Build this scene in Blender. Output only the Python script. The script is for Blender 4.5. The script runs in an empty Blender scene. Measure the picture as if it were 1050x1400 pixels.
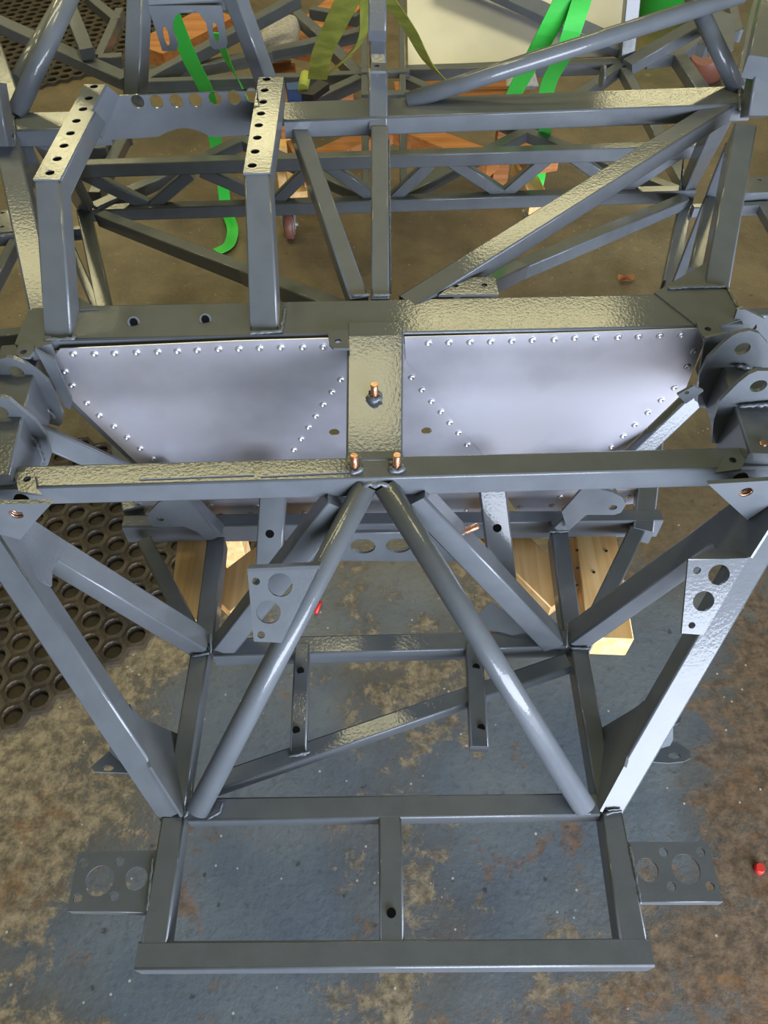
import bpy, math, random
from mathutils import Vector as V, noise
from mathutils.geometry import tessellate_polygon
random.seed(7)
SC = bpy.context.scene
COL = SC.collection
# ------------------------------------------------------------------ camera
PITCH = math.radians(52.7); HC = 1.6; F = 1050.0
cd = bpy.data.cameras.new('camera'); cam = bpy.data.objects.new('camera', cd); COL.objects.link(cam)
cam.location = (0, 0, HC); cam.rotation_euler = (math.radians(90) - PITCH, 0, 0)
cd.sensor_fit = 'HORIZONTAL'; cd.sensor_width = 36; cd.lens = 36 * F / 1050
cd.clip_start = .02; cd.clip_end = 60
SC.camera = cam
# ------------------------------------------------------------------ light
w = bpy.data.worlds.new('world'); SC.world = w; w.use_nodes = True
w.node_tree.nodes['Background'].inputs[0].default_value = (.62, .74, 1, 1)
w.node_tree.nodes['Background'].inputs[1].default_value = 1.6
def area(name, loc, rot, sx, sy, power, color):
    l = bpy.data.lights.new(name, 'AREA'); l.shape = 'RECTANGLE'; l.size = sx; l.size_y = sy
    l.energy = power; l.color = color
    o = bpy.data.objects.new(name, l); COL.objects.link(o)
    o.location = loc; o.rotation_euler = tuple(math.radians(a) for a in rot)
    return o
area('doorway_daylight', (2.0, -2.2, .95), (90, 0, 24), 4.2, 1.6, 325, (.80, .87, 1.0))
LAMPS = [(-.98, 2.3, 1.55, .4), (.75, 3.5, 1.2, .45), (2.25, 5.9, 1.2, .5), (-2.6, 5.9, 1.1, .4),
         (-.10, 1.58, .45, .5), (-.82, 5.1, .35, 1.0), (-2.1, 4.9, .4, .8)]  # this row is added to put yellow highlights on the spine and drilled strips
for x, y, a, b in LAMPS:
    area('ceiling_highlight_light', (x, y, 3.02), (0, 0, 0), a, b, 34 * a * b, (1, .90, .50))
SC.view_settings.view_transform = 'Standard'; SC.view_settings.look = 'None'
SC.view_settings.gamma = 1; SC.view_settings.use_curve_mapping = False
SC.view_settings.exposure = 0.38

# ------------------------------------------------------------------ where things stand
SP, CP = math.sin(PITCH), math.cos(PITCH)
CAM = V((0, 0, HC))
def ray(x, y):
    u, v = (x - 525) / F, (y - 700) / F
    return V((u, CP - v * SP, -SP - v * CP))
def Z(x, y, z):
    r = ray(x, y); return CAM + r * ((z - HC) / r.z)
def Y(x, y, yy):
    r = ray(x, y); return CAM + r * (yy / r.y)
def PL(x, y, p, n):
    r = ray(x, y); return CAM + r * ((p - CAM).dot(n) / r.dot(n))
UP = V((0, 0, 1)); FR = V((0, -1, .05))
FP = V((0, -.775, .63))                    # face of the front trapezoid
ZL, ZR, ZB, ZM, ZT = .53, .50, .86, .90, .98

# ------------------------------------------------------------------ materials
def mat(name, color, rough=.5, metal=0, bump=0, bscale=200, coat=0, var=0, vscale=8, var_col=None, distance=.002, spec=.5):
    m = bpy.data.materials.new(name); m.use_nodes = True
    nt = m.node_tree; b = nt.nodes['Principled BSDF']
    b.inputs['Base Color'].default_value = (*color, 1)
    b.inputs['Roughness'].default_value = rough; b.inputs['Metallic'].default_value = metal
    b.inputs['Coat Weight'].default_value = coat; b.inputs['Coat Roughness'].default_value = .06
    tc = nt.nodes.new('ShaderNodeNewGeometry')
    if var:
        n = nt.nodes.new('ShaderNodeTexNoise'); n.inputs['Scale'].default_value = vscale; n.inputs['Detail'].default_value = 6
        nt.links.new(tc.outputs['Position'], n.inputs['Vector'])
        mx = nt.nodes.new('ShaderNodeMix'); mx.data_type = 'RGBA'
        mx.inputs[6].default_value = (*color, 1)
        vc = var_col or tuple(c * (1 - var) for c in color)
        mx.inputs[7].default_value = (*vc, 1)
        r = nt.nodes.new('ShaderNodeMapRange'); r.inputs[1].default_value = .4; r.inputs[2].default_value = .65
        nt.links.new(n.outputs[0], r.inputs[0]); nt.links.new(r.outputs[0], mx.inputs[0])
        nt.links.new(mx.outputs[2], b.inputs['Base Color'])
    if bump:
        n2 = nt.nodes.new('ShaderNodeTexNoise'); n2.inputs['Scale'].default_value = bscale; n2.inputs['Detail'].default_value = 3
        nt.links.new(tc.outputs['Position'], n2.inputs['Vector'])
        bp = nt.nodes.new('ShaderNodeBump'); bp.inputs['Strength'].default_value = bump; bp.inputs['Distance'].default_value = distance
        nt.links.new(n2.outputs[0], bp.inputs['Height']); nt.links.new(bp.outputs[0], b.inputs['Normal'])
        nt.links.new(bp.outputs[0], b.inputs['Coat Normal'])
    b.inputs['Specular IOR Level'].default_value = spec
    return m
PAINT = mat('slate_grey_enamel', (.100, .112, .126), .45, .0, .085, 230, .55, .1, 30, spec=.25)
ALU = mat('brushed_aluminium', (.72, .72, .80), .44, .8, .06, 60, 0, .38, 4)
ALU2 = mat('dull_sheet_aluminium', (.52, .52, .52), .5, .75, .06, 60, 0, .2, 3)
COPPER = mat('copper_plated_steel', (.62, .34, .22), .3, .9, .2, 400)
STEEL = mat('bright_steel', (.72, .72, .74), .38, .9, 0)
DARK = mat('black_plastic', (.02, .02, .022), .5, 0, 0)
HOLE = mat('hole_darkness', (.006, .006, .006), 1.0, spec=0)  # near-black colour for discs that stand in for the shade inside holes
RUBBER = mat('dirty_rubber', (.026, .020, .013), .6, 0, .5, 90, 0, .5, 14, (.055, .038, .02))
GREEN = mat('green_webbing', (.05, .60, .07), .6, 0, .3, 600)
OLIVE = mat('faded_olive_webbing', (.26, .30, .05), .7, 0, .4, 600, 0, .3, 20, (.40, .44, .08))
REDP = mat('red_plastic', (.55, .03, .02), .5)
WHEEL = mat('brown_polyurethane', (.16, .06, .04), .5)
LEAF = mat('dry_leaf', (.20, .07, .02), .8, 0, .5, 60)
BLUE = mat('blue_plastic', (.02, .07, .26), .4)
CLOTH = mat('woven_sack', (.42, .40, .42), .8, 0, .3, 120, 0, .3, 90)

def wood_mat(name, c1, c2, sx, sy, sz):
    m = bpy.data.materials.new(name); m.use_nodes = True; nt = m.node_tree; b = nt.nodes['Principled BSDF']
    g = nt.nodes.new('ShaderNodeTexCoord'); mp = nt.nodes.new('ShaderNodeMapping'); mp.inputs['Scale'].default_value = (sx, sy, sz)
    nt.links.new(g.outputs['Object'], mp.inputs['Vector'])
    n = nt.nodes.new('ShaderNodeTexNoise'); n.inputs['Scale'].default_value = 1; n.inputs['Detail'].default_value = 4; n.inputs['Distortion'].default_value = .6
    nt.links.new(mp.outputs[0], n.inputs['Vector'])
    r = nt.nodes.new('ShaderNodeValToRGB'); r.color_ramp.elements[0].position = .38; r.color_ramp.elements[1].position = .62
    r.color_ramp.elements[0].color = (*c1, 1); r.color_ramp.elements[1].color = (*c2, 1)
    nt.links.new(n.outputs[0], r.inputs[0]); nt.links.new(r.outputs[0], b.inputs['Base Color'])
    b.inputs['Roughness'].default_value = .6
    return m
PINE = wood_mat('pine', (.72, .42, .15), (.86, .58, .27), 60, 2.5, 60)
ORANGE = wood_mat('orange_stained_pine', (.40, .14, .035), (.52, .22, .07), 3, 60, 60)

def floor_mat():
    m = bpy.data.materials.new('worn_painted_concrete'); m.use_nodes = True; nt = m.node_tree; b = nt.nodes['Principled BSDF']
    L = nt.links.new; N = nt.nodes.new
    g = N('ShaderNodeNewGeometry')
    def noise_(scale, detail=8, rough=.6, dist=0, off=(0, 0, 0)):
        mp = N('ShaderNodeMapping'); mp.inputs['Location'].default_value = off
        L(g.outputs['Position'], mp.inputs['Vector'])
        n = N('ShaderNodeTexNoise'); n.inputs['Scale'].default_value = scale; n.inputs['Detail'].default_value = detail
        n.inputs['Roughness'].default_value = rough; n.inputs['Distortion'].default_value = dist
        L(mp.outputs[0], n.inputs['Vector']); return n.outputs[0]
    def rng(x, a, b_, c=0, d=1):
        r = N('ShaderNodeMapRange'); r.inputs[1].default_value = a; r.inputs[2].default_value = b_
        r.inputs[3].default_value = c; r.inputs[4].default_value = d; L(x, r.inputs[0]); return r.outputs[0]
    def mix(f, a, b_):
        x = N('ShaderNodeMix'); x.data_type = 'RGBA'; L(f, x.inputs[0])
        for i, c in ((6, a), (7, b_)):
            if isinstance(c, tuple): x.inputs[i].default_value = (*c, 1)
            else: L(c, x.inputs[i])
        return x.outputs[2]
    def mth(op, a, b_):
        x = N('ShaderNodeMath'); x.operation = op
        for i, c in ((0, a), (1, b_)):
            if isinstance(c, (int, float)): x.inputs[i].default_value = c
            else: L(c, x.inputs[i])
        return x.outputs[0]
    sep = N('ShaderNodeSeparateXYZ'); L(g.outputs['Position'], sep.inputs[0])
    blue = mix(rng(noise_(6), .35, .65), (.085, .11, .14), (.125, .148, .165))
    blue = mix(rng(noise_(60, 4, .6, 0, (1, 1, 1)), .55, .72, 0, .6), blue, (.060, .068, .078))
    tan = mix(rng(noise_(40, 6, .7, 0, (3, 1, 0)), .40, .62), (.11, .088, .056), (.34, .27, .165))
    tan = mix(rng(sep.outputs[0], .15, .55), tan, mix(rng(noise_(40, 6, .7, 0, (3, 1, 0)), .40, .62), (.075, .052, .034), (.20, .135, .085)))
    # where the paint has gone: more to the sides and to the far end
    low = mth('ADD', noise_(1.7, 3, .5, .3, (1, 7, 0)), mth('ADD', mth('MULTIPLY', mth('MAXIMUM', mth('SUBTRACT', -.30, sep.outputs[0]), 0), .55),
          mth('ADD', mth('MULTIPLY', mth('MAXIMUM', mth('SUBTRACT', sep.outputs[0], .55), 0), .30), mth('MULTIPLY', mth('MAXIMUM', mth('SUBTRACT', sep.outputs[1], .7), 0), .30))))
    dirt = rng(low, .46, .66, 0, .85)
    c = mix(dirt, blue, mix(rng(noise_(9, 8, .7, 0, (6, 6, 0)), .35, .65), (.060, .052, .040), (.115, .095, .065)))
    fl = mth('ADD', noise_(9, 12, .78, .3, (2, 5, 0)), mth('MULTIPLY', low, .75))
    f = rng(fl, .925, .975, 0, .8)
    c = mix(f, c, tan)
    rs_ = mth('ADD', noise_(5.5, 10, .8, .5, (5, 2, 0)), mth('MULTIPLY', noise_(1.3, 2, .5, 0, (9, 1, 0)), .4))
    c = mix(rng(rs_, .77, .83, 0, .65), c, mix(rng(noise_(50), .4, .6), (.10, .055, .028), (.22, .115, .05)))
    back = rng(mth('ADD', sep.outputs[1], mth('MULTIPLY', noise_(2.5), .6)), 1.2, 1.7)
    slab = mix(rng(noise_(3, 10, .75, .2, (2, 2, 2)), .38, .62), (.10, .078, .045), (.185, .142, .082))
    slab = mix(rng(noise_(12, 8, .75, .2, (7, 2, 2)), .60, .68, 0, .6), slab, (.27, .21, .12))
    c = mix(back, c, slab)
    spk = N('ShaderNodeTexVoronoi'); spk.inputs['Scale'].default_value = 38; spk.inputs['Randomness'].default_value = 1
    L(g.outputs['Position'], spk.inputs['Vector'])
    dots = mth('MULTIPLY', rng(spk.outputs['Distance'], .07, .11, 1, 0), rng(noise_(11, 2, .5, 0, (8, 8, 1)), .52, .56))
    c = mix(dots, c, (.42, .39, .33))
    dk = rng(noise_(34, 3, .5, 0, (4, 9, 3)), .68, .74, 0, .7)
    c = mix(dk, c, (.035, .032, .03))
    L(c, b.inputs['Base Color'])
    L(rng(noise_(5), .3, .7, .28, .5), b.inputs['Roughness'])
    b.inputs['Specular IOR Level'].default_value = .45
    bp = N('ShaderNodeBump'); bp.inputs['Strength'].default_value = .35; bp.inputs['Distance'].default_value = .004
    L(mth('ADD', noise_(70, 6), mth('MULTIPLY', f, .5)), bp.inputs['Height']); L(bp.outputs[0], b.inputs['Normal'])
    return m
FLOOR = floor_mat()
WALL = mat('cream_wall_paint', (.34, .31, .22), .8, 0, .2, 20)
CEIL = mat('ceiling_boards', (.15, .15, .085), .8, 0, .2, 20)

# ------------------------------------------------------------------ object helpers
WL = {}
def wl(p): return WL[p.name] if p else V((0, 0, 0))
def mk(name, verts, faces, m, parent=None, smooth=(), label=None):
    vs = [V(v) for v in verts]
    c = sum(vs, V((0, 0, 0))) / len(vs)
    me = bpy.data.meshes.new(name); me.from_pydata([v - c for v in vs], [], faces); me.materials.append(m)
    if smooth == 'all': me.polygons.foreach_set('use_smooth', [True] * len(me.polygons))
    else:
        for i in smooth: me.polygons[i].use_smooth = True
    me.update()
    o = bpy.data.objects.new(name, me); COL.objects.link(o)
    o.location = c - wl(parent); o.parent = parent
    WL[o.name] = c
    if label: o['label'] = label
    return o
def tag(o, label, cat, group=None):
    o['label'] = label; o['category'] = cat
    if group: o['group'] = group
    return o
def thing(name, loc, label, cat, group=None):
    o = bpy.data.objects.new(name, None); COL.objects.link(o); o.location = loc; WL[o.name] = V(loc)
    o.empty_display_size = .05
    return tag(o, label, cat, group)
jit = [0]
def prism(rings, cap=True):
    n = len(rings[0]); vs = [p for r in rings for p in r]; fs = []
    for k in range(len(rings) - 1):
        for i in range(n):
            j = (i + 1) % n; fs.append((k * n + i, k * n + j, (k + 1) * n + j, (k + 1) * n + i))
    ns = len(fs)
    if cap: fs.append(tuple(range(n - 1, -1, -1))); fs.append(tuple((len(rings) - 1) * n + i for i in range(n)))
    return vs, fs, ns
def frame(a, b, up):
    d = (b - a).normalized(); s = d.cross(up)
    if s.length < 1e-4: s = d.cross(V((0, 1, 0)))
    s.normalize(); return d, s, s.cross(d).normalized()
def tube(a, b, W=.036, H=.036, up=UP, name='square_tube', parent=None, m=None, ext=.0, rad=.0028, label=None):
    """box-section tube; a and b lie on the middle of the face that looks along up"""
    parent = parent or CH; m = m or PAINT
    d, s, u = frame(a, b, up)
    jit[0] += 1; j = (jit[0] * 37 % 17) * .00006
    W0, W1 = W if isinstance(W, tuple) else (W, W)
    a = a - d * ext; b = b + d * ext
    rings = []
    for c, ww in ((a, W0), (b, W1)):
        c = c - u * (H / 2 + j); r = min(rad, ww * .3, H * .3); ring = []
        for sx, sy, st in ((1, 1, 0), (-1, 1, 90), (-1, -1, 180), (1, -1, 270)):
            for k in range(3):
                t = math.radians(st + k * 45)
                ring.append(c + s * (sx * (ww / 2 - r) + r * math.cos(t)) + u * (sy * (H / 2 - r) + r * math.sin(t)))
        rings.append(ring)
    vs, fs, ns = prism(rings)
    sm = [i for i in range(ns) if i % 12 % 3 != 2]
    return mk(name, vs, fs, m, parent, sm, label)
def rod(pts, r, name='round_tube', parent=None, m=None, seg=20, label=None, smooth=True):
    parent = parent or CH; m = m or PAINT
    rings = []
    rr = r if isinstance(r, (list, tuple)) else [r] * len(pts)
    for i, p in enumerate(pts):
        a = pts[max(0, i - 1)]; b = pts[min(len(pts) - 1, i + 1)]
        d, s, u = frame(a, b, V((.13, .21, 1)))
        rings.append([p + s * rr[i] * math.cos(6.2832 * k / seg) + u * rr[i] * math.sin(6.2832 * k / seg) for k in range(seg)])
    vs, fs, ns = prism(rings)
    return mk(name, vs, fs, m, parent, range(ns) if smooth else (), label)
def bead(pts, r=.0035, parent=None, m=None):
    """lumpy run of weld"""
    parent = parent or CH; out = []; rs = []
    for a, b in zip(pts[:-1], pts[1:]):
        n = max(2, int((b - a).length / .0035))
        for k in range(n):
            out.append(a.lerp(b, k / n) + V((random.uniform(-1, 1), random.uniform(-1, 1), random.uniform(-1, 1))) * r * .25)
            rs.append(r * random.uniform(.75, 1.25))
    out.append(pts[-1]); rs.append(r * .6); rs[0] = r * .5
    return rod(out, rs, 'weld_bead', parent, m or PAINT, 8)
def circ(c, r, s, u, n=20, ry=None):
    ry = ry or r
    return [c + s * r * math.cos(6.2832 * k / n) + u * ry * math.sin(6.2832 * k / n) for k in range(n)]
def plate(pts, t=.004, holes=(), name='plate', parent=None, m=None, label=None, nrm=None, lift=0):
    """flat plate with real holes; pts on its near face, holes = (centre, radius[, long radius])"""
    parent = parent or CH; m = m or PAINT
    n = V((0, 0, 0))
    for i in range(len(pts)):
        p, q = pts[i], pts[(i + 1) % len(pts)]
        n += V(((p.y - q.y) * (p.z + q.z), (p.z - q.z) * (p.x + q.x), (p.x - q.x) * (p.y + q.y)))
    n.normalize()
    if n.dot(CAM - pts[0]) < 0: n = -n
    if nrm: n = nrm.normalized()
    s = n.cross(UP)
    if s.length < .05: s = V((1, 0, 0))
    s.normalize(); u = n.cross(s)
    if u.dot(V((0, .3, 1))) < 0: u = -u
    c0 = pts[0]; off = sum(((p - c0).dot(n) for p in pts)) / len(pts)
    def flat(p): return p - n * ((p - c0).dot(n) - off) + n * lift
    loops = [[flat(p) for p in pts]]
    for h in holes: loops.append([flat(p) for p in circ(h[0], h[1], s, u, 20 if h[1] > .008 else 12, h[2] if len(h) > 2 else None)])
    tri = tessellate_polygon(loops)
    top = [p for l in loops for p in l]; N = len(top)
    vs = top + [p - n * t for p in top]; fs = []
    for a, b, c in tri:
        if (top[b] - top[a]).cross(top[c] - top[a]).dot(n) < 0: b, c = c, b
        fs.append((a, b, c)); fs.append((c + N, b + N, a + N))
    k = 0
    for l in loops:
        for i in range(len(l)):
            j = (i + 1) % len(l); fs.append((k + i, k + j, k + j + N, k + i + N))
        k += len(l)
    return mk(name, vs, fs, m, parent, (), label)
def box(c, sx, sy, sz, rz=0, name='block', parent=None, m=None, label=None):
    d = V((math.cos(rz), math.sin(rz), 0)) * sx / 2
    return tube(c - d + UP * sz / 2, c + d + UP * sz / 2, sy, sz, UP, name, parent, m, 0, .002, label)
def cat(pts, n=6):
    out = []
    P = [pts[0]] + list(pts) + [pts[-1]]
    for i in range(1, len(P) - 2):
        for k in range(n):
            t = k / n; a, b, c, d = P[i - 1], P[i], P[i + 1], P[i + 2]
            out.append(.5 * ((2 * b) + (c - a) * t + (2 * a - 5 * b + 4 * c - d) * t * t + (3 * b - a - 3 * c + d) * t ** 3))
    out.append(pts[-1]); return out
def ribbon(pts, wd, m, name, parent=None, side=V((1, 0, 0)), t=.0025, twist=0, label=None):
    q = cat(pts); rings = []
    for i, p in enumerate(q):
        a = q[max(0, i - 1)]; b = q[min(len(q) - 1, i + 1)]; d = (b - a).normalized()
        s = (side - d * side.dot(d)).normalized(); n = d.cross(s)
        an = twist * i / len(q); s2 = s * math.cos(an) + n * math.sin(an); n2 = d.cross(s2)
        rings.append([p + s2 * wd / 2 + n2 * t / 2, p - s2 * wd / 2 + n2 * t / 2, p - s2 * wd / 2 - n2 * t / 2, p + s2 * wd / 2 - n2 * t / 2])
    vs, fs, ns = prism(rings)
    return mk(name, vs, fs, m, parent, (), label)

# ------------------------------------------------------------------ the setting
def slab(name, x0, x1, y0, y1, z0, z1, m):
    vs = [(x, y, z) for z in (z0, z1) for y in (y0, y1) for x in (x0, x1)]
    fs = [(0, 2, 3, 1), (4, 5, 7, 6), (0, 1, 5, 4), (2, 6, 7, 3), (0, 4, 6, 2), (1, 3, 7, 5)]
    o = mk(name, vs, fs, m); o['kind'] = 'structure'; return o
slab('floor', -4, 4.4, -2.6, 7.2, -.1, 0, FLOOR)
slab('wall_left', -4.1, -4, -2.6, 7.2, 0, 3.1, WALL)
slab('wall_right', 4.4, 4.5, -2.6, 7.2, 0, 3.1, WALL)
slab('wall_far', -4, 4.4, 7.2, 7.3, 0, 3.1, WALL)
slab('ceiling', -4.1, 4.5, -2.6, 7.3, 3.1, 3.2, CEIL)
slab('wall_door_left', -4, -.4, -2.7, -2.6, 0, 3.1, WALL)
slab('wall_door_right', 3.8, 4.4, -2.7, -2.6, 0, 3.1, WALL)
slab('wall_door_head', -.4, 3.8, -2.7, -2.6, 1.95, 3.1, WALL)

# ------------------------------------------------------------------ the chassis
CH = None
CH = thing('car_chassis', (0, 1.2, .46), 'slate grey welded tube race car chassis with riveted aluminium panels on wooden stands', 'chassis')
T = tube
# --- front radiator frame
T(Z(186, 1306, ZL), Z(892, 1302, ZL), .031, .042)
T(Z(236, 1118, ZL), Z(206, 1318, ZL), (.031,.033), .036)
T(Z(837, 1112, ZL), Z(872, 1318, ZL), (.029, .036), .036)
T(Z(258, 1106, ZL), Z(818, 1099, ZL), .031, .030)
o = T(Z(533, 1112, ZL), Z(536, 1294, ZL), .031, .03)
for (x, y, r) in ((535, 1248, .006), (519, 1331, .0)):
    if r: rod([Z(x, y, ZL + .0006), Z(x, y, ZL - .004)], r, 'bolt_hole_shade', o, HOLE, 14)
# mounting plates on the frame's sides
zb = ZL - .003
def P2(l, z): return [Z(x, y, z) for x, y in l]
def hz(x, y, z, r, r2=None): return (Z(x, y, z), r) if r2 is None else (Z(x, y, z), r, r2)
def pxr(px, z, y): return px * (HC - z) / (SP + (y - 700) / F * CP) / F
a = plate(P2([(107, 1165), (219, 1162), (203, 1247), (92, 1243)], zb), .004,
      [hz(136, 1204, zb, .0185), hz(186, 1201, zb, .0145), hz(115, 1180, zb, .006), hz(164, 1178, zb, .006), hz(106, 1228, zb, .006), hz(156, 1225, zb, .006)], 'mounting_plate')
T(Z(93, 1243, zb), Z(201, 1246, zb), .004, .018, UP, 'folded_edge', a, rad=.001)
a = plate(P2([(858, 1151), (968, 1151), (988, 1231), (874, 1231)], zb), .004,
      [hz(885, 1189, zb, .0145), hz(938, 1188, zb, .0185), hz(907, 1165, zb, .006), hz(958, 1165, zb, .006), hz(918, 1212, zb, .006), hz(971, 1212, zb, .006)], 'mounting_plate')
T(Z(876, 1231, zb), Z(988, 1231, zb), .004, .018, UP, 'folded_edge', a, rad=.001)
bead([Z(209, 1172, ZL - .002), Z(201, 1245, ZL - .002)], .0022); bead([Z(861, 1155, ZL - .002), Z(876, 1236, ZL - .002)], .0022)
# --- lower rails and tray
T(Z(273, 888, ZL), Z(238, 1110, ZL), .028, .036)
T(Z(792, 884, ZL), Z(831, 1106, ZL), .027, .036)
T(Z(292, 884, ZL), Z(778, 872, ZL), .031, .036)
sl = T(Z(413, 880, ZL + .001), Z(407, 1032, ZL + .001), .024, .022, name='mounting_strip')
sr = T(Z(648, 880, ZL + .001), Z(656, 1020, ZL + .001), .027, .022, name='mounting_strip')
for o, pts in ((sl, ((411, 917), (405, 998))), (sr, ((651, 912), (658, 995)))):
    for x, y in pts: rod([Z(x, y, ZL + .0016), Z(x, y, ZL - .004)], .0055, 'bolt_hole_shade', o, HOLE, 14)
T(Z(292, 1069, ZL - .004), Z(777, 902, ZL - .004), .026, .026)
plate([Z(640, 852, ZL + .012), Z(672, 822, ZL + .03), Z(728, 864, ZL + .012), Z(700, 868, ZL)], .004, name='gusset')
# --- tall cross bar with the two round legs and square struts
zu = ZB - .025
T(Z(-75, 654, ZB), Z(1130, 622, ZB), .0365, .036)
T(Z(-45, 700, zu), Z(234, 1117, ZL + .0), .036, .036, FP)
T(Z(1073, 700, zu), Z(835, 1110, ZL + .0), .036, .036, FP)
T(Z(-62, 694, zu), Z(272, 894, ZL), .034, .036, FR)
T(Z(1064, 692, zu), Z(790, 885, ZL), .034, .036, FR)
T(Z(464, 694, zu - .01), Z(305, 893, ZL), .034, .034, V((0, -1, .1)))
T(Z(566, 688, zu - .01), Z(757, 887, ZL), .034, .034, V((0, -1, .1)))
rod([Z(500, 663, ZB - .017), Z(270, 1108, ZL + .004)], .0158)
rod([Z(526, 663, ZB - .017), Z(799, 1104, ZL + .004)], .0158)
bead([Y(496, 664, .582), Y(505, 661, .582), Y(513, 664, .582), Y(522, 661, .582), Y(532, 664, .582)], .003)
# raised patch on the bar's top
a = ZB + .0015
plate(P2([(188, 637), (346, 632), (347, 649), (190, 655)], a), .003, name='patch_plate')
plate(P2([(360, 631), (482, 626), (482, 645), (356, 651)], a), .002, name='patch_plate')
# bar-end gussets with threaded bosses
def barg(pts, hx, hy):
    g = plate([Y(x, y, .565 + .04 * (x - 525) / F) for x, y in pts], .006, [(Y(hx, hy, .565 + .04 * (hx - 525) / F), .0085)], 'gusset')
    c = Y(hx, hy, .565 + .04 * (hx - 525) / F)
    b = rod([c + V((0, .012, 0)), c + V((0, .024, 0))], .0085, 'threaded_boss', g, HOLE, 16)  # black plug paints the shade deep in the boss
    for k in range(3):
        rod([c + V((math.cos(t / 16 * 6.283) * .0078, .002 + k * .003, math.sin(t / 16 * 6.283) * .0078)) for t in range(17)], .0008, 'thread', b, COPPER, 5)
barg([(-40, 690), (71, 688), (48, 713), (28, 738), (-40, 720)], 22, 703)
barg([(968, 662), (1090, 655), (1085, 690), (1050, 692), (1022, 711)], 1020, 673)
# the plate that joins the two left struts, and on the right
def side_plane(a, b, up, W):
    d, s, u = frame(a, b, up)
    if s.dot(CAM - (a + b) / 2) < 0: s = -s
    return a + s * (W / 2 + .0002), s
def on_side(pl, pts, name='gusset'):
    plate([PL(x, y, pl[0], pl[1]) for x, y in pts], .004, name=name, nrm=pl[1])
on_side(side_plane(Z(-62, 694, zu), Z(272, 894, ZL), FR, .034), [(49, 713), (84, 736), (80, 766), (72, 780), (71, 801), (40, 790), (0, 744), (-20, 715), (-12, 700), (28, 700)])
on_side(side_plane(Z(1064, 692, zu), Z(790, 885, ZL), FR, .034), [(983, 699), (1060, 690), (1056, 715), (1026, 762), (1000, 760), (978, 757), (976, 746), (972, 738), (960, 735)])
# inner corner gussets at the foot of the struts
on_side(side_plane(Z(-45, 700, zu), Z(234, 1117, ZL), FP, .036), [(178, 962), (193, 981), (240, 1002), (269, 1014), (264, 1060), (257, 1096), (250, 1116), (207, 1048)])
on_side(side_plane(Z(1073, 700, zu), Z(835, 1110, ZL), FP, .036), [(880, 958), (873, 964), (866, 969), (826, 993), (798, 1006), (805, 1050), (811, 1085), (820, 1109), (853, 1048)])
# perforated brackets in the front trapezoid
P0 = Z(836, 1109, ZL)
def fp(x, y, l=0): return PL(x, y, P0 + FP * l, FP)
g = plate([fp(x, y, .004) for x, y in ((941, 766), (1024, 763), (962, 868), (932, 866))], .004,
      [(fp(983, 786, .004), .0135), (fp(962, 822, .004), .0135), (fp(953, 780, .004), .005), (fp(946, 855, .004), .0045)], 'drilled_bracket')
plate([fp(941, 766, .004), fp(1022, 763, .004), fp(1022, 757, -.02), fp(975, 748, -.035)], .004, name='flange', parent=g)
P1 = Z(270, 1108, ZL + .01)
def fq(x, y, l=0): return PL(x, y, P1 + FP * l, FP)
g = plate([fq(x, y, .004) for x, y in ((338, 778), (437, 773), (385, 879), (347, 877))], .004,
      [(fq(383, 800, .004), .0155), (fq(367, 837, .004), .0155), (fq(350, 795, .004), .005), (fq(357, 868, .004), .005)], 'drilled_bracket')
plate([fq(338, 778, .004), fq(437, 773, .004), fq(440, 768, -.022), fq(341, 772, -.022)], .004, name='flange', parent=g)
plate([Y(x, y, .70) for x, y in ((398, 766), (425, 728), (596, 726), (622, 768))], .004,
      [(Y(496, 747, .70), .0205), (Y(545, 746, .70), .0205)], 'drilled_plate')
T(Y(425, 727, .70), Y(598, 725, .70), .006, .018, UP, 'flange', rad=.002)
# suspension ears outside the struts
def ear(side):
    if side < 0:
        A = [(150, 1053), (128, 1048), (125, 1040), (146, 1030), (152, 1002), (170, 1010), (182, 1057)]; h = (148.5, 1050)
        B = [(136, 994), (138, 1002), (148, 1007), (155, 995)]; h = (149, 1050)
        plate([Z(x, y, .56) for x, y in ((124, 1049), (129, 1055), (185, 1057), (178, 1030), (149, 1027))], .004, [(Z(148, 1050, .56), .0075, .004)], 'suspension_ear')
        plate([Z(149, 1028, .563), Z(152, 1000, .585), Z(163, 1002, .60), Z(184, 1050, .565), Z(160, 1040, .562)], .004, name='suspension_ear')
        plate([Z(136, 993, .60), Z(137, 1000, .60), Z(147, 1006, .60), Z(158, 1004, .60), Z(146, 990, .60)], .004, name='suspension_ear')
    else:
        plate([Z(x, y, .56) for x, y in ((887, 1041), (915, 1043), (935, 1041), (945, 1036), (943, 1026), (925, 1014), (900, 1020))], .004, [(Z(922, 1033.5, .56), .0085, .004)], 'suspension_ear')
        plate([Z(897, 1027, .565), Z(905, 1005, .59), Z(920, 994, .60), Z(921, 1012, .575), Z(915, 1018, .563)], .004, name='suspension_ear')
        plate([Z(918, 989, .60), Z(928, 974, .60), Z(932, 982, .60), Z(929, 988, .60), Z(921, 992, .60)], .004, name='suspension_ear')
ear(-1); ear(1)
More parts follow.
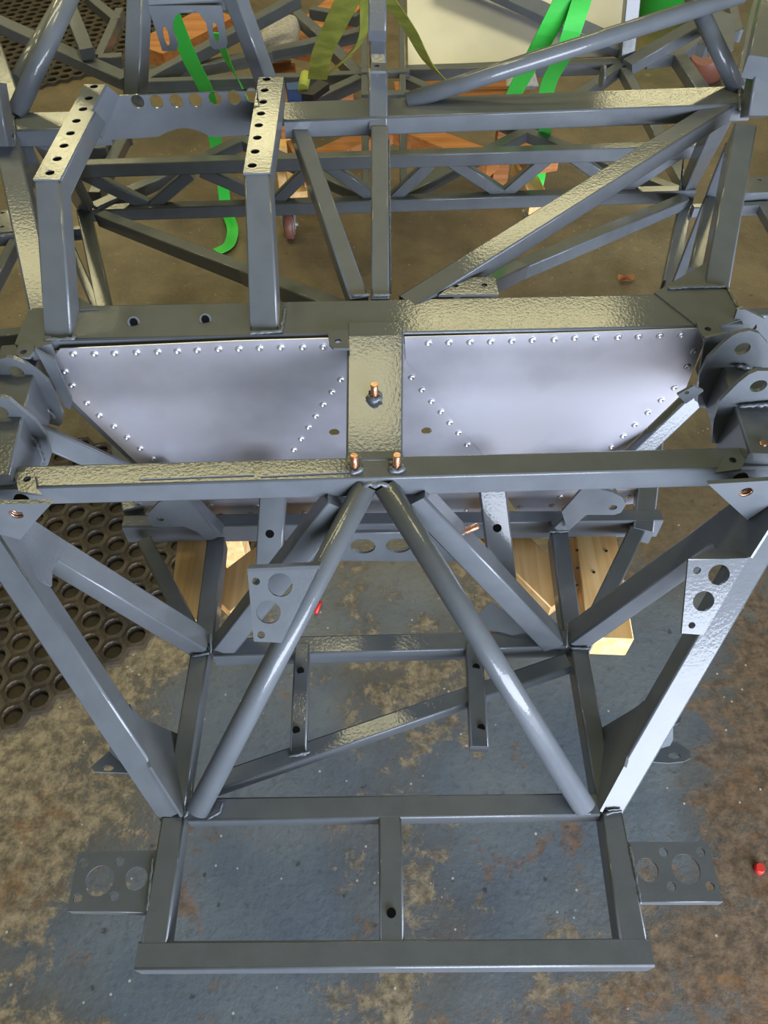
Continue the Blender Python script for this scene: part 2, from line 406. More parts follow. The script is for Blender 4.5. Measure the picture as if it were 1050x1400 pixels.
# --- wide cross beam and the spine plate that joins it to the bar
beam = T(Z(36, 441, ZM), Z(1006, 421, ZM), .075, .020, name='cross_beam')
for x, y in ((183, 441), (281, 437)):
    b = rod([Z(x, y, ZM + .0015), Z(x, y, ZM - .003)], .0085, 'hole_rim', beam, PAINT, 18)
    rod([Z(x, y, ZM + .0025), Z(x, y, ZM - .004)], .0055, 'bolt_hole_shade', beam, HOLE, 14)
plate(P2([(20, 470), (40, 421), (70, 421), (70, 470), (40, 478)], ZM + .001), .02, name='end_plate')
plate(P2([(895, 400), (966, 358), (971, 343), (1003, 347), (996, 394), (1016, 436), (985, 446), (950, 443)], ZM + .0012), .004, name='gusset')
plate(P2([(93, 398), (134, 422), (93, 424)], ZM + .001), .004, name='gusset')
sp = [(Z(475, 440, ZM + .0008), Z(552, 438, ZM + .0008)), (Z(474.5, 460, ZM + .0008), Z(552, 458, ZM + .0008)), (Z(473, 618, ZB + .001), Z(551, 616, ZB + .001)), (Z(472, 630, ZB + .001), Z(553, 628, ZB + .001))]
vs = []
for a_, b_ in sp: vs += [a_, b_, b_ - UP * .03, a_ - UP * .03]
fs = [(3, 2, 1, 0), (12, 13, 14, 15)]
for k in range(3):
    for i in range(4): fs.append((k * 4 + i, k * 4 + (i + 1) % 4, k * 4 + 4 + (i + 1) % 4, k * 4 + 4 + i))
spine = mk('spine_tube', vs, fs, PAINT, CH)
bm = spine.modifiers.new('edge', 'BEVEL'); bm.width = .003; bm.segments = 2
plate(P2([(600, 403), (634, 379), (677, 379), (682, 402)], ZM + .003), .004, [hz(623, 393, ZM, .004), hz(662, 392, ZM, .0045)], 'tab')
def tab(pts, h, z, r=.0048):
    plate(P2(pts, z), .004, [hz(h[0], h[1], z, r)], 'tab')
tab([(448, 452), (476, 451), (478, 476), (456, 476), (450, 470)], (462, 466), ZM + .004)
tab([(24, 474), (30, 468), (46, 470), (46, 480), (40, 488), (26, 488), (22, 484)], (32, 481), ZM + .004)
tab([(952, 440), (980, 438), (988, 456), (984, 461), (962, 460), (956, 452)], (968, 450), ZM + .004)
tab([(19, 650), (23, 645), (46, 645), (50, 668), (58, 676), (26, 672)], (37, 655), ZB + .006)
tab([(985, 634), (990, 622), (1014, 622), (1019, 628), (1014, 641), (977, 646)], (1002, 629), ZB + .006)
def stud(p, ax=V((0, 0, 1)), h=.022, r=.0045):
    ax = ax.normalized(); s = rod([p, p + ax * h], r, 'threaded_stud', None, COPPER, 14)
    _, s1, u1 = frame(p, p + ax, V((.3, .9, .1)))
    for k in range(1, 9):
        c = p + ax * h * k / 9
        rod([c + s1 * math.cos(t / 12 * 6.283) * r + u1 * math.sin(t / 12 * 6.283) * r for t in range(13)], .0007, 'thread', s, COPPER, 5)
    bead([p + (s1 * math.cos(t / 10 * 6.283) + u1 * math.sin(t / 10 * 6.283)) * (r + .003) for t in range(11)], .004)
stud(Z(512, 542, .882)); stud(Z(485, 640, ZB), V((-.02, .1, 1))); stud(Z(542, 639, ZB), V((.02, .1, 1)))
stud(Z(1034, 622, ZB), V((.1, .1, 1))); stud(Z(634, 727, .75), V((.8, .1, .45)))

# --- aluminium firewall panels with pop rivets
PN = V((.042, -1, -.07)); PP = V((0, .845, .875))
def pp(x, y, l=0): return PL(x, y, PP + PN.normalized() * l, PN)
def panel(pts, holes, rivets, l, name='aluminium_panel', label=None):
    p = plate([pp(x, y, l) for x, y in pts], .0015, [(pp(x, y, l), r) for x, y, r in holes], name, None, ALU, label, nrm=PN)
    p.data.materials[0] = ALU
    for x, y in rivets:
        c = pp(x, y, l); n = PN.normalized(); s = V((1, .042, 0)).normalized(); u = n.cross(s)
        rings = [[c + n * h + (s * math.cos(6.283 * k / 12) + u * math.sin(6.283 * k / 12)) * r for k in range(12)]
                 for h, r in ((0, .0058), (.0014, .0052), (.0022, .0038), (.0023, .0022), (.0004, .0019))]
        vs, fs, ns = prism(rings)
        mk('rivet', vs, fs, STEEL, p, 'all')
    return p
LT = [(100.6, 484), (129.5, 484), (157, 483), (187, 482), (216, 481), (243, 480), (270, 479), (299, 477.5), (327, 477), (355, 476), (384, 475), (414, 475), (442, 474)]
LE = [(89.5, 508), (99, 527), (119, 551), (136, 568), (156, 583), (174, 598), (192, 613), (209, 627), (288, 691), (302, 704), (316, 716), (334, 716), (343, 703), (352, 692)]
panel([(82, 477), (330, 466), (473, 462), (473, 492), (352, 676), (358, 698), (340, 722), (310, 723), (185, 631), (100, 549), (96, 538), (70, 492)], [], LT + LE, .002)
CL = [(466, 519), (454, 536), (442, 553), (432, 569), (422, 584), (412, 600), (402, 615), (563, 516), (577, 533), (590, 549), (603, 563), (615, 578), (627, 592), (639, 608), (638, 698), (627, 711), (415, 701)]
panel([(448, 470), (580, 470), (580, 500), (690, 622), (712, 664), (650, 705), (640, 722), (404, 722), (376, 700), (344, 668), (430, 520)], [(457, 591, .0085), (583, 589, .0085)], CL, -.001)
RT = [(586, 469), (614, 468), (643, 467.5), (671, 467), (700, 466), (728, 465), (758, 464), (786, 462), (815, 462), (845, 461), (873, 460), (902, 459), (931, 458)]
RE = [(948, 480), (939.5, 501), (922, 530), (904, 547), (886, 564), (868, 581), (852, 596), (836, 611), (766, 679), (754, 691.5), (740, 705), (719, 706), (710, 694)]
panel([(553, 461), (750, 456), (958, 449), (962, 470), (936, 535), (850, 618), (782, 684), (743, 713), (716, 712), (697, 686), (672, 636), (555, 492)], [], RT + RE, .002)
# small riveted corner panels low on both sides
panel([(182, 680), (232, 682), (222, 706), (196, 712)], [], [(199, 698)], -.004, 'aluminium_panel')
panel([(842, 668), (878, 668), (874, 688), (852, 690)], [], [(859, 679)], -.004, 'aluminium_panel')
# light return flange along the panels' slanted edges
T(pp(92, 545, -.006), pp(185, 634, -.006), .012, .03, PN, 'flange', rad=.002)
# --- rear lower bar of the nose and its struts
T(Z(168, 712, ZR), Z(905, 704, ZR), .027, .05, name='square_tube')
T(Z(196, 736, ZR - .002), Z(276, 890, ZL - .004), .026, .034)
T(Z(872, 722, ZR - .002), Z(795, 886, ZL - .004), .028, .034)
T(Z(295, 734, ZR + .004), Z(278, 876, ZL + .0), .031, .036)
T(Z(765, 726, ZR + .004), Z(785, 872, ZL + .0), .031, .036)
for a, b, h in (((374, 655), (365, 806), (369, 730)), ((672, 655), (690, 806), (680, 722))):
    A = Y(a[0], a[1], .775); B = Z(b[0], b[1], ZL - .02)
    o = T(A, B, .043, .022, V((0, -.8, .5)), 'upright_channel')
    t = (h[1] - a[1]) / (b[1] - a[1]); d, s, u = frame(A, B, V((0, -.8, .5)))
    c = PL(h[0], h[1], A, u)
    rod([c + u * .0006, c - u * .003], .007, 'bolt_hole_shade', o, HOLE, 14)
# braces under the panels' slanted edges with their ears
T(Z(293, 737, ZR + .006), Y(208, 652, .80), .034, .03, V((0, -1, .25)))
T(Z(765, 727, ZR + .006), Y(962, 540, .89), .030, .02, V((0, -1, .25)))
T(Y(215, 668, .79), Y(40, 590, .72), .030, .03, V((0, -.6, .8)))
def yp(l, yy): return [Y(x, y, yy) for x, y in l]
g = plate(yp([(250, 676), (217, 687), (203, 702), (201, 712), (209, 720), (221, 721), (252, 720), (268, 727), (292, 727)], .775), .005, [(Y(219, 709.5, .775), .0065)], 'suspension_ear')
g = plate(yp([(800, 664), (837, 673), (851, 680), (856, 690), (849, 701), (840, 704), (803, 704), (791, 711), (776, 725), (768, 700)], .785), .005, [(Y(838, 694, .785), .007)], 'suspension_ear')
# low side rails running back
T(Z(126, 420, ZR + .02), Z(180, 694, ZR), .034, .036); T(Z(113, 285, ZR + .02), Z(143, 424, ZR + .02), .034, .036)
T(Z(922, 372, ZR), Z(880, 724, ZR), .036, .036); T(Z(943, 254, ZR), Z(917, 384, ZR), .034, .036)
# --- rocker towers at both ends of the beam
def tower(side):
    if side > 0:
        T(Z(1056, 620, .88), Z(1000, 452, .88), .056, .075, name='box_section')
        e2 = [(973, 606), (976, 574), (984, 549), (1010, 523), (1024, 512), (1036, 507), (1060, 507), (1078, 522), (1085, 606)]
        e1 = [(956, 557), (954, 549), (956, 514), (967, 491), (989, 469), (1000, 460), (1010, 455), (1025, 452), (1038, 456), (1050, 470), (1056, 500), (1052, 558), (970, 560)]
        e3 = [(1000, 470), (1003, 440), (1008, 424), (1018, 423), (1045, 436), (1052, 455), (1050, 500)]
        es = ((e2, .725, (1037, 528), .0105), (e1, .80, (1015, 477), .0105), (e3, .875, (1025, 449), .0095))
        plate([Y(x, y, .735) for x, y in ((948, 528), (962, 535), (938, 552), (926, 540))], .004, [(Y(939, 537, .735), .003)], 'tab')
    else:
        T(Z(-20, 650, .88), Z(28, 470, .88), .056, .075, name='box_section')
        e2 = [(-45, 640), (-45, 560), (-20, 543), (0, 543), (12, 546), (26, 558), (48, 576), (62, 594), (70, 622), (65, 638)]
        e1 = [(-22, 560), (-20, 510), (-5, 492), (8, 489), (18, 490), (36, 498), (52, 510), (66, 522), (76, 542), (86, 566), (84, 580), (80, 583), (60, 577)]
        es = ((e2, .705, (0, 563), .0105), (e1, .785, (22, 509), .0105))
    for e, yy, h, r in es:
        g = plate(yp(e, yy), .006, [(Y(h[0], h[1], yy), r)], 'rocker_plate')
tower(1); tower(-1)
bead([Y(1005, 500, .795), Y(1028, 503, .795)], .003); bead([Y(1010, 556, .72), Y(1060, 552, .72)], .003)
bead([Y(14, 536, .78), Y(44, 534, .78), Y(58, 552, .78), Y(76, 572, .78)], .003); bead([Y(36, 592, .70), Y(50, 606, .70), Y(60, 634, .70)], .003)
plate([Y(x, y, .80) for x, y in ((48, 478), (74, 492), (98, 545), (96, 560), (88, 556), (60, 500))], .004, name='web_plate'); plate([Y(x, y, .83) for x, y in ((964, 462), (996, 455), (972, 560), (950, 548))], .004, name='web_plate')

# --- dash hoop: two drilled legs and the arched plate between them
def drilled_leg(base, top, back, holes, W0, W1, W2):
    A = Z(*base, ZM); B = Z(*top, 1.03); C = Z(*back, 1.03)
    T(A, B, (W0, W1), .036, V((0, -1, .6)), 'drilled_leg')
    T(B, C, (W1, W2), .034, UP, 'drilled_leg')
    d, s, u = frame(B, C, UP)
    # the strip: a cap plate with real holes over the leg
    q = [B - s * W1 / 2 + u * .0012, B + s * W1 / 2 + u * .0012, C + s * W2 / 2 + u * .0012, C - s * W2 / 2 + u * .0012]
    pl = plate(q, .0024, [(PL(x, y, B, u), .0066) for x, y in holes], 'drilled_strip', nrm=u, lift=.0008)
    for x, y in holes:
        c = PL(x, y, B, u); rod([c + u * .0006, c - u * .001], .0062, 'drilled_hole_shade', pl, HOLE, 14)
drilled_leg((79, 461), (64, 247), (132, 117), [(129, 120), (122, 136), (114, 151), (105, 167), (97, 184), (88, 201), (79, 219), (69, 238)], .0385, .0375, .038)
drilled_leg((361, 452), (351, 238), (371, 107), [(365, 110), (362, 125), (360, 141), (357, 157), (354, 173), (352, 190), (349, 209), (345, 228)], .040, .0375, .041)
ya = 1.25
hp = [(188, 139), (214, 139), (241, 138), (267, 137), (294, 135), (320, 134), (344, 131)]
arch = [(163, 131), (352, 124), (352, 184), (300, 187)] + [(288 - 16 * math.cos(t) * 0 - k * 12, 187 - 12 * math.sin(math.pi * k / 6)) for k, t in ((k, 0) for k in range(0, 7))] + [(140, 192), (144, 160)]
yb = ya
g = plate([Y(x, y, yb) for x, y in arch], .004, [(Y(x, y, yb), .0105) for x, y in hp], 'arched_plate')
plate([Y(147, 117, yb - .03), Y(163, 131, yb), Y(140, 191, yb), Y(124, 160, yb - .04)], .004, name='flange', parent=g)
# --- cockpit top frame
T(Z(5, 165, ZT), Z(152, 162, ZT), .062, .030); T(Z(388, 151, ZT), Z(1022, 128, ZT), .068, .031)
T(Z(3, 170, ZT), Z(58, 424, ZM), .037, .05); T(Z(1020, 170, ZT), Z(980, 394, ZM), .036, .05)
T(Z(519, 172, ZT - .01), Z(520, 408, ZM), (.029, .0265), .03)
bead([Z(532, 190, ZT - .03), Z(534, 402, ZM - .012)], .0018)
T(Z(405, 160, ZT - .01), Z(491, 406, ZM), .028, .032)
T(Z(1000, 133, ZT), Z(556, 411, ZM - .0005), .036, .030)
T(Z(517, 177, ZT - .015), Z(517, 93, 1.03), .032, .03, V((0, -.7, .6))); plate(P2([(506, 97), (528, 97), (528, 86), (507, 86)], 1.036), .004, [hz(515, 90, 1.036, .0045)], 'tab')
T(Z(517, 93, 1.02), Z(516, 38, 1.06), .028, .03); T(Z(516, 42, 1.07), Z(516, -25, 1.12), .030, .03, V((0, -.7, .6)))
rod([Z(22, 156, ZT), Z(97, -10, 1.12)], .0155); rod([Z(1008, 122, ZT), Z(944, -12, 1.1)], .0145)
rod([Z(556, 139, ZT), Z(720, 86, 1.03), Z(1015, -8, 1.1)], .0142)
T(Z(178, 140, ZT), Z(184, -20, 1.12), .030, .034); T(Z(374, 112, ZT), Z(326, -20, 1.12), .029, .03)
T(Z(190, 8, 1.09), Z(326, 2, 1.09), .03, .03, FR)
yy = Z(250, 8, 1.09).y
g = plate([Y(x, y, yy) for x, y in [(200, 8), (206, 20), (222, 70), (240, 70), (244, 62), (236, 40), (238, 25), (246, 16), (260, 12), (272, 18), (282, 32), (288, 64), (294, 68), (308, 66), (311, 60), (303, 8)]], .004,
      [(Y(227, 50, yy), .005, .016), (Y(295, 45, yy), .005, .016)], 'slotted_bracket')
# outer posts on the side rails
T(Z(1038, 158, ZT), Z(1052, 70, 1.06), .036, .036, V((0, -.7, .6))); T(Z(1046, 78, 1.06), Z(1064, -20, 1.08), .05, .036)
T(Z(-6, 200, ZT), Z(-22, 112, 1.06), .04, .036, V((0, -.7, .6))); T(Z(-10, 60, ZT), Z(20, 152, ZT), .03, .03)
rod([Z(80, 5, .95), Z(20, 110, .93)], .012)
T(Z(1038, -10, .95), Z(1010, 122, ZT - .02), .018, .03); T(Z(1000, 195, .93), Z(926, 382, .56), .020, .02); T(Z(976, 262, .82), Z(952, 366, .84), .022, .02)
T(Z(943, 262, ZR), Z(994, 158, ZT - .04), .036, .03, FR); T(Z(114, 290, ZR), Z(60, 205, ZT - .04), .036, .03, FR)
T(Z(88, 318, ZR + .02), Z(134, 424, ZR + .02), .02, .03)
# outriggers
a = plate(P2([(1020, 244), (1070, 236), (1070, 262), (1018, 264)], .54), .004, [hz(1038, 246, .54, .006)], 'outrigger_plate')
T(Z(1015, 264, .538), Z(1075, 258, .538), .01, .03, UP, 'flange', a); T(Z(948, 281, ZR + .02), Z(1060, 277, ZR + .02), .02, .03); T(Z(1042, 275, .52), Z(1075, 330, .52), .025, .025)
T(Z(985, 428, .86), Z(1080, 424, .86), .02, .03)
a = plate(P2([(-30, 290), (12, 287), (19, 316), (-30, 320)], .54), .004, [hz(3, 291, .54, .005), hz(3, 310, .54, .005)], 'outrigger_plate')
T(Z(-30, 322, .538), Z(20, 319, .538), .01, .03, UP, 'flange', a); T(Z(-18, 395, .52), Z(18, 326, .53), .022, .03); T(Z(8, 320, ZR + .02), Z(112, 310, ZR + .02), .02, .03)
T(Z(-30, 456, .86), Z(30, 452, .86), .02, .03)
# --- truss across the back of the cockpit floor
YT = 1.86
def ty(x, y): return Y(x, y, YT + .05 * (x - 525) / F)
zt = ty(525, 215).z
T(ty(95, 222), ty(960, 195), .030, .034, UP); T(ty(120, 283), ty(950, 256), .030, .034, UP)
for a, b in (((104, 236), (200, 283)), ((260, 240), (207, 284)), ((275, 236), (372, 279)), ((428, 228), (376, 279)), ((442, 224), (510, 272)),
             ((590, 225), (538, 274)), ((616, 222), (688, 268)), ((752, 216), (690, 268)), ((784, 216), (852, 264)), ((935, 208), (852, 262))):
    T(ty(*a), ty(*b), .030, .024, FR)
T(Z(136, 290, ZR + .02), Z(340, 367, .68), .032, .032); T(Z(336, 366, .68), Z(500, 428, .84), .032, .032)
T(Z(936, 268, ZR + .02), Z(710, 360, .68), .032, .032); T(Z(714, 358, .68), Z(560, 430, .84), .032, .032)
# floor bracing behind the truss
for a, b in (((128, 280), (332, 187)), ((330, 187), (520, 272)), ((530, 272), (720, 176)), ((720, 176), (930, 258)), ((128, 262), (170, 180)), ((168, 186), (180, 112)), ((900, 180), (943, 256)), ((855, 92), (905, 186))):
    T(Z(*a, ZR), Z(*b, ZR), .034, .030)
for x0, x1 in ((497, 500), (549, 552)):
    T(Z(x0, -20, ZR + .05), Z(x1, 262, ZR + .02), .020, .03, name='tunnel_rail')
T(Z(494, 126, ZR + .04), Z(560, 125, ZR + .04), .03, .03); T(Z(494, 96, ZR + .04), Z(560, 95, ZR + .04), .03, .02)
# rear lower frame beyond the bar
T(Z(175, 110, ZR), Z(500, 98, ZR), .03, .036); T(Z(550, 92, ZR), Z(860, 82, ZR), .04, .036)
for a, b, ww, z0, z1 in (((200, 104), (405, -8), .040, .50, .62), ((368, 67), (498, 38), .040, .5, .5), ((398, 8), (440, 45), .04, .5, .5), ((436, 42), (490, 98), .04, .5, .5),
                 ((340, 172), (492, 103), .035, .5, .5), ((205, 98), (370, 68), .04, .5, .5), ((-10, 22), (172, 104), .050, .56, .5), ((90, -5), (118, 66), .045, .62, .56),
                 ((163, 10), (134, 74), .03, .5, .5), ((134, 76), (166, 74), .035, .5, .5), ((120, -8), (160, 25), .035, .5, .5), ((20, 148), (-8, 70), .03, .9, .9),
                 ((858, 84), (956, 28), .05, .52, .6), ((852, 84), (722, 174), .035, .5, .5), ((425, 10), (490, 20), .035, .5, .5),
                 ((925, 66), (962, 120), .045, .5, .5), ((884, 76), (930, 70), .04, .5, .5), ((928, 70), (962, 44), .04, .5, .5),
                 ((555, 104), (716, 172), .035, .5, .5), ((1000, -8), (1010, 40), .03, .6, .6), ((1012, 36), (960, 60), .03, .6, .6), ((560, 52), (610, 0), .0, 0, 0),
                 ((148, 190), (170, 178), .05, .5, .5), ((88, 196), (146, 194), .06, .52, .52), ((30, 195), (62, 260), .03, .92, .6)):
    if ww: T(Z(*a, z0), Z(*b, z1), ww, .036)
T(Z(858, 86, ZR), Z(868, -16, .7), .045, .045, FR)
plate([Z(970, 75, .62), Z(1002, 70, .62), Z(1008, 20, .66), Z(978, 12, .66), Z(960, 30, .64)], .004, name='gusset')
rod([Z(826, 104, .55), Z(822, 104, .55)], .03, 'round_boss', seg=24)
# rear bulkhead of sheet aluminium
plate([Y(x, y, 2.72) for x, y in ((558, 90), (640, 88), (740, 84), (852, 76))] and
      [PL(x, y, Y(700, 90, 2.72), V((0, -.55, .83))) for x, y in ((558, 90), (556, -30), (868, -30), (852, 76))], .003, name='aluminium_panel', m=ALU2)
sn = V((0, -.55, .83)).normalized()
T(PL(600, -30, Y(700, 90, 2.72), sn) + sn * .07, PL(858, 80, Y(700, 90, 2.72), sn) + sn * .05, .05, .036, sn)
# weld runs where tubes meet
for pts in ([Z(252, 1118, ZL + .004), Z(262, 1100, ZL + .006), Z(262, 1070, ZL + .006)], [Z(288, 866, ZL + .02), Z(288, 893, ZL + .006)], [Z(776, 852, ZL + .02), Z(774, 886, ZL + .006)],
            [Z(262, 897, ZL + .002), Z(286, 893, ZL + .004)], [Z(780, 886, ZL + .003), Z(806, 886, ZL + .003)], [Z(826, 1113, ZL + .004), Z(850, 1108, ZL + .004)],
            [Z(60, 464, ZM + .002), Z(100, 463, ZM + .002), Z(104, 458, ZM + .002)], [Z(340, 456, ZM + .002), Z(384, 453, ZM + .002), Z(390, 420, ZM + .002)],
            [Z(912, 394, ZM + .003), Z(950, 392, ZM + .004), Z(994, 392, ZM + .003), Z(1008, 420, ZM + .002)], [Z(1010, 116, ZT + .003), Z(1012, 150, ZT + .003)],
            [Z(18, 152, ZT + .003), Z(20, 190, ZT + .003)], [ty(936, 200), ty(930, 262)], [Z(480, 404, ZM + .002), Z(506, 403, ZM + .002)], [Z(508, 404, ZM + .002), Z(534, 403, ZM + .002)],
            [Z(284, 1120, ZL + .003), Z(300, 1110, ZL + .004), Z(304, 1096, ZL + .004)], [Z(784, 1112, ZL + .004), Z(808, 1112, ZL + .006)],
            [Z(395, 1034, ZL + .002), Z(424, 1028, ZL + .002)], [Z(750, 727, ZR + .006), Z(778, 726, ZR + .006)]):
    bead(pts, .0022)

# ------------------------------------------------------------------ wooden stands
def timber(a, b, W, H, parent, m=PINE): return T(a, b, W, H, UP, 'timber', parent, m, rad=.002)
zt_ = .455
fs_ = thing('wooden_stand', (.02, .8, 0), 'pale pine trestle under the chassis nose, its four planks showing through the frame', 'stand')
timber(Z(268, 700, zt_), Z(255, 848, zt_), .060, .09, fs_); timber(Z(808, 690, zt_), Z(836, 872, zt_), .075, .06, fs_)
timber(Z(296, 818, .44), Z(420, 722, .44), .075, .03, fs_); timber(Z(774, 815, .44), Z(660, 706, .44), .075, .03, fs_)
for x, y, z in ((300, 690, .40), (800, 690, .40)):
    c = Z(x, y, z); T(V((c.x, c.y, .0)), V((c.x, c.y, z)), .05, .05, V((0, -1, 0)), 'timber', fs_, PINE)
for x, y in ((789, 752), (829, 753), (790, 776), (812, 782), (789, 800)):
    c = Z(x, y, zt_ + .0008); rod([c, c - UP * .002], .0028, 'nail', fs_, DARK, 8)
rs = thing('wooden_trolley', (.05, 2.2, 0), 'orange pine trolley on castors under the back of the chassis', 'trolley')
for a, b, ww, z in (((436, 212), (545, 162), .07, .42), ((545, 168), (676, 216), .08, .42), ((540, 122), (722, 118), .12, .42), ((350, 96), (402, 96), .12, .42),
                    ((400, 60), (500, -20), .16, .41), ((200, 66), (300, 16), .16, .41), ((352, 45), (408, 30), .14, .40), ((404, 190), (428, 232), .06, .40), ((714, 178), (745, 215), .10, .40)):
    timber(Z(*a, z), Z(*b, z), ww, .05, rs, ORANGE)
timber(Z(712, 215, .30), Z(738, 268, .30), .055, .06, rs, PINE); timber(Z(400, 215, .30), Z(408, 262, .30), .055, .06, rs, PINE)
for x, y in ((385, 92), (700, 118), (470, 10)):
    c = Z(x, y, .37); T(V((c.x, c.y, 0)), V((c.x, c.y, .37)), .06, .06, V((0, -1, 0)), 'timber', rs, ORANGE)
def castor(x, y, first=None):
    g = Z(x, y + 22, 0); c = V((g.x, g.y, .05))
    fk = plate([c + V(q) for q in ((-.026, -.03, .075), (.026, -.03, .075), (.026, .035, .075), (-.026, .035, .075))], .006, name='castor', parent=rs, m=STEEL, label='swivel castor with brown tyre and steel fork')
    for sx in (-.022, .022):
        plate([c + V((sx, -.028, .072)), c + V((sx, .03, .072)), c + V((sx, .012, -.012)), c + V((sx, -.012, -.012))], .003, name='fork', parent=fk, m=STEEL)
    def lathe(prof, m, nm):
        rings = [[c + V((px, math.cos(6.283 * k / 24) * r, math.sin(6.283 * k / 24) * r)) for k in range(24)] for px, r in prof]
        vs, f, ns = prism(rings); return mk(nm, vs, f, m, fk, range(ns))
    lathe([(-.014, .036), (-.016, .044), (-.011, .05), (.011, .05), (.016, .044), (.014, .036)], WHEEL, 'tyre')
    lathe([(-.0165, .012), (-.0165, .035), (.0165, .035), (.0165, .012)], STEEL, 'wheel_hub'); lathe([(-.03, .006), (.03, .006)], STEEL, 'axle')
    plate([c + V(q) for q in ((-.03, -.05, .09), (.01, -.05, .09), (.01, -.015, .085), (-.03, -.015, .085))], .006, name='brake_pedal', parent=fk, m=DARK)
    T(c + V((0, 0, .075)), c + V((0, 0, .28)), .05, .05, V((0, -1, 0)), 'castor_post', rs, PINE)
castor(398, 302); castor(722, 284)

# ------------------------------------------------------------------ straps
s1 = ribbon([Z(225, -5, .95), Z(240, 34, .88), Z(262, 85, .76), Z(284, 130, .6), Z(293, 185, .42), Z(303, 238, .22), Z(309, 285, .03), Z(318, 312, .013), Z(313, 334, .012), Z(296, 344, .012)], .040, GREEN, 'ratchet_strap')
tag(s1, 'bright green ratchet strap behind the slotted bracket, its loose end curled on the floor', 'strap')
s1 = ribbon([Z(296, 45, .9), Z(312, 85, .7), Z(330, 118, .55), Z(345, 150, .5)], .022, GREEN, 'ratchet_strap', twist=2.0)
tag(s1, 'narrow twisted green strap below the slotted bracket on its right', 'strap')
s1 = ribbon([Z(776, -8, 1.05), Z(740, 60, .95), Z(706, 122, .75), Z(690, 160, .5)], .040, GREEN, 'ratchet_strap')
tag(s1, 'green strap crossing the aluminium sheet, the left of the right-hand pair', 'strap')
s1 = ribbon([Z(798, -8, 1.05), Z(772, 70, .95), Z(748, 122, .75), Z(745, 180, .5), Z(738, 240, .3), Z(733, 262, .25)], .036, GREEN, 'ratchet_strap')
tag(s1, 'green strap crossing the aluminium sheet, the right of the right-hand pair', 'strap')
s1 = ribbon([Z(478, -6, .95), Z(458, 35, .85), Z(440, 75, .72), Z(434, 108, .6)], .055, OLIVE, 'lashing_strap')
tag(s1, 'wide faded olive strap left of the middle post, running into the dark buckle', 'strap')
s1 = ribbon([Z(499, -6, .9), Z(497, 45, .8), Z(478, 75, .7), Z(445, 103, .6)], .030, OLIVE, 'lashing_strap', side=V((.6, .2, .6)), twist=.5)
tag(s1, 'yellowish strap curving down from the tunnel rail to the dark buckle', 'strap')
s1 = ribbon([Z(526, -6, 1.0), Z(560, 40, .85), Z(585, 85, .7), Z(612, 112, .6)], .034, OLIVE, 'lashing_strap', twist=.8)
tag(s1, 'olive yellow strap slanting across the left edge of the aluminium sheet', 'strap')
bk = thing('ratchet_buckle', Z(430, 122, .55), 'dark steel ratchet buckle with a yellow webbing roll beside the left diagonal tube', 'buckle')
plate([Z(x, y, .56) for x, y in ((412, 128), (436, 108), (450, 114), (428, 130))], .02, name='buckle_body', parent=bk, m=DARK)
rod([Z(414, 122, .56), Z(418, 103, .57)], .016, 'webbing_roll', bk, OLIVE); T(Z(392, 118, .54), Z(414, 116, .54), .05, .05, UP, 'handle', bk, BLUE)

# ------------------------------------------------------------------ sack, floor mats, bits on the floor
c = Z(382, 60, .36)
def cushion(px, py, z, sx, sy, sz, label, m=CLOTH):
    c = Z(px, py, z); vs = []; fs = []; n = 12
    for s in (1, -1):
        for j in range(n + 1):
            for i in range(n + 1):
                u, v = i / n * 2 - 1, j / n * 2 - 1
                h = max(0, (1 - u ** 4) * (1 - v ** 4)) ** .5
                vs.append(c + V((u * sx / 2, v * sy / 2, s * sz / 2 * h + .0015 * noise.noise(V((u * 3, v * 3, s))))))
    N = (n + 1) ** 2
    for j in range(n):
        for i in range(n):
            a = j * (n + 1) + i; q = (a, a + 1, a + n + 2, a + n + 1); fs.append(q); fs.append(tuple(N + k for k in reversed(q)))
    return tag(mk('woven_sack', vs, fs, m, None, 'all'), label, 'sack')
cushion(382, 50, .47, .14, .30, .07, 'grey woven sack on the orange timber at top left, right of the slanted post')
cushion(712, 106, .50, .10, .12, .05, 'small grey woven patch of sack between the two right green straps')

def rubber_mat(corner, ex, ey, n1, n2, pitch, r, label, keep):
    """perforated mat: hexagonal cells, each with its own round hole"""
    ex = V((ex[0], ex[1], 0)).normalized(); ey = V((-ex.y, ex.x, 0)) * ey
    vs = []; fs = []; th = .014
    for j in range(n2):
        for i in range(n1):
            c = corner + ex * (i + .5 * (j % 2) + .5) * pitch + ey * (j + .5) * pitch * .866
            if not keep(c): continue
            b = len(vs)
            for zz, rr in ((th, 'o'), (th, 'i'), (th + .0025, 'm'), (0.002, 'i'), (0.0005, 'o')):
                for k in range(12):
                    t = math.radians(30 * k); h = pitch / 2 / math.cos(math.radians(((30 * k) % 60) - 30 + (0 if True else 0)))
                    q = {'o': h, 'i': r, 'm': r * 1.10}[rr]
                    # hexagon with flat sides along ex
                    hx = pitch / 2 / math.cos(math.radians((30 * k + 30) % 60 - 30))
                    q = hx if rr == 'o' else q
                    p = c + ex * math.cos(t) * q + ey.normalized() * math.sin(t) * q
                    vs.append(V((p.x, p.y, zz)))
            fs.append(tuple(range(b + 36, b + 48)))
            for k in range(12):
                l = (k + 1) % 12
                fs += [(b + k, b + l, b + 24 + l, b + 24 + k), (b + 24 + k, b + 24 + l, b + 12 + l, b + 12 + k), (b + 12 + k, b + 12 + l, b + 36 + l, b + 36 + k), (b + 48 + k, b + 48 + l, b + l, b + k)]
    return tag(mk('rubber_mat', vs, fs, RUBBER, None, ()), label, 'mat')
c1 = Z(0, 1012, 0); c2 = Z(248, 848, 0)
d12 = (c2 - c1)
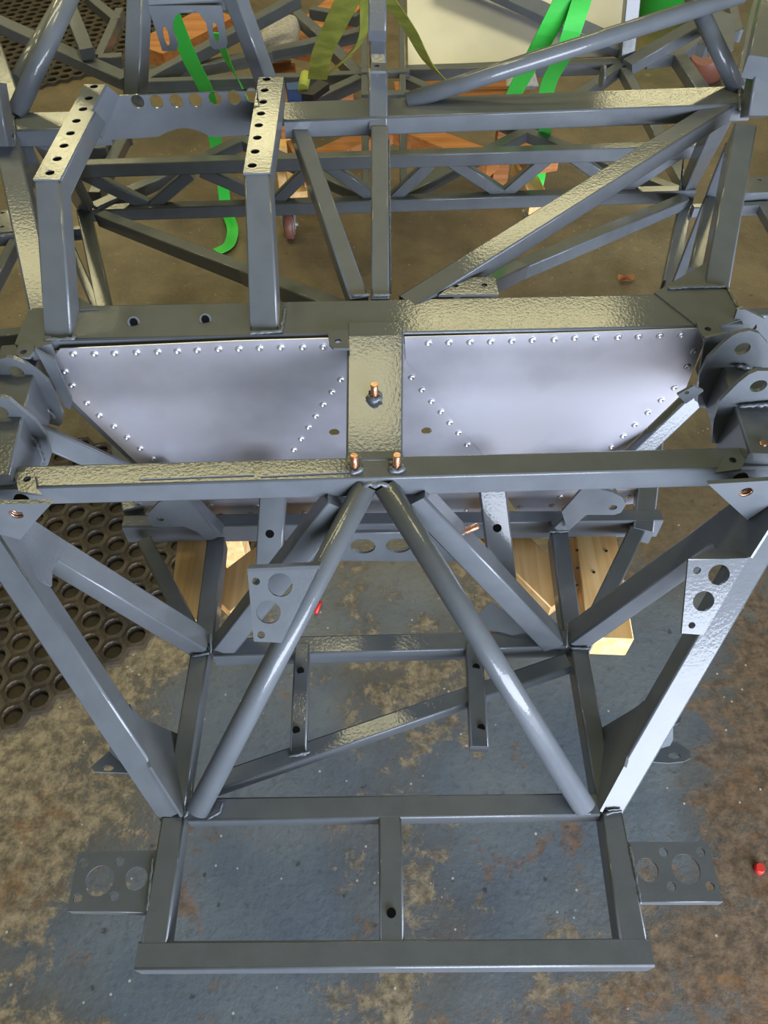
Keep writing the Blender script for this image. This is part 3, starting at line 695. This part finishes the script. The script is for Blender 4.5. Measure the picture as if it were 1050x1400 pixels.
rubber_mat(c1 - d12 * .5, (d12.x, d12.y), 1, 17, 15, .060, .0205, 'dirty black rubber mat with round holes at lower left of the chassis', lambda c: c.x < .05 + (c.y * 0) and c.y < 1.45)
m0 = Z(30, 128, 0); m1 = Z(160, 95, 0); d2 = m1 - m0
rubber_mat(m0 - d2.normalized() * .6, (d2.x, d2.y), 1, 26, 26, .060, .0205, 'far perforated rubber mat at top left, behind the round tube', lambda c: c.x < -.55 and c.y > 2.0)
c = Z(855, 383, .004)
vs = []; 
for k in range(14):
    t = k / 14 * 6.283; rr = .026 * (1 + .15 * math.sin(5 * t) + .1 * math.sin(2 * t + 1)); vs.append(c + V((math.cos(t) * rr, math.sin(t) * rr * .8, .010 + .006 * math.sin(3 * t))))
fs = [tuple(range(14))] + [(k, (k + 1) % 14, 14) for k in range(14)]; vs.append(c + V((0, 0, -.002)))
tag(mk('dry_leaf', vs, fs, LEAF), 'curled brown dry leaf on the floor just behind the right end of the wide beam', 'leaf')
c = Z(1037, 1188, 0)
tag(rod([c, c + UP * .012], [.011, .008], 'red_button', None, REDP, 16), 'small red plastic button on the floor right of the right mounting plate', 'button')
bpy.data.objects['red_button'].parent = None; bpy.data.objects['red_button'].location = c + UP * .006
c = Z(435, 832, 0); o = rod([c, c + V((.01, .03, .004))], .005, 'red_offcut', None, REDP, 8); o.parent = None; o.location = c + V((0, 0, .006)); tag(o, 'tiny red plastic offcut on the floor behind the left round leg', 'offcut')
tb = thing('plastic_tub', Z(905, 5, 0), 'green plastic tub on the far floor at top right, mostly behind the tubes', 'tub')
c = Z(905, 20, 0)
rings = [[c + V((math.cos(6.283 * k / 24) * r, math.sin(6.283 * k / 24) * r, z)) for k in range(24)] for r, z in ((.12, 0), (.15, .22), (.16, .22), (.16, .235), (.145, .235), (.115, .01))]
vs, fs, ns = prism(rings); mk('bucket', vs, fs, GREEN, tb, range(ns))
tag(rod([Z(972, 98, .02), Z(970, 84, .10), Z(968, 66, .18)], [.06, .09, .07], 'clay_pot', None, WHEEL, 24), 'round terracotta-coloured pot on the floor behind the right tubes', 'pot')
bpy.data.objects['clay_pot'].parent = None; bpy.data.objects['clay_pot'].location = WL['clay_pot']
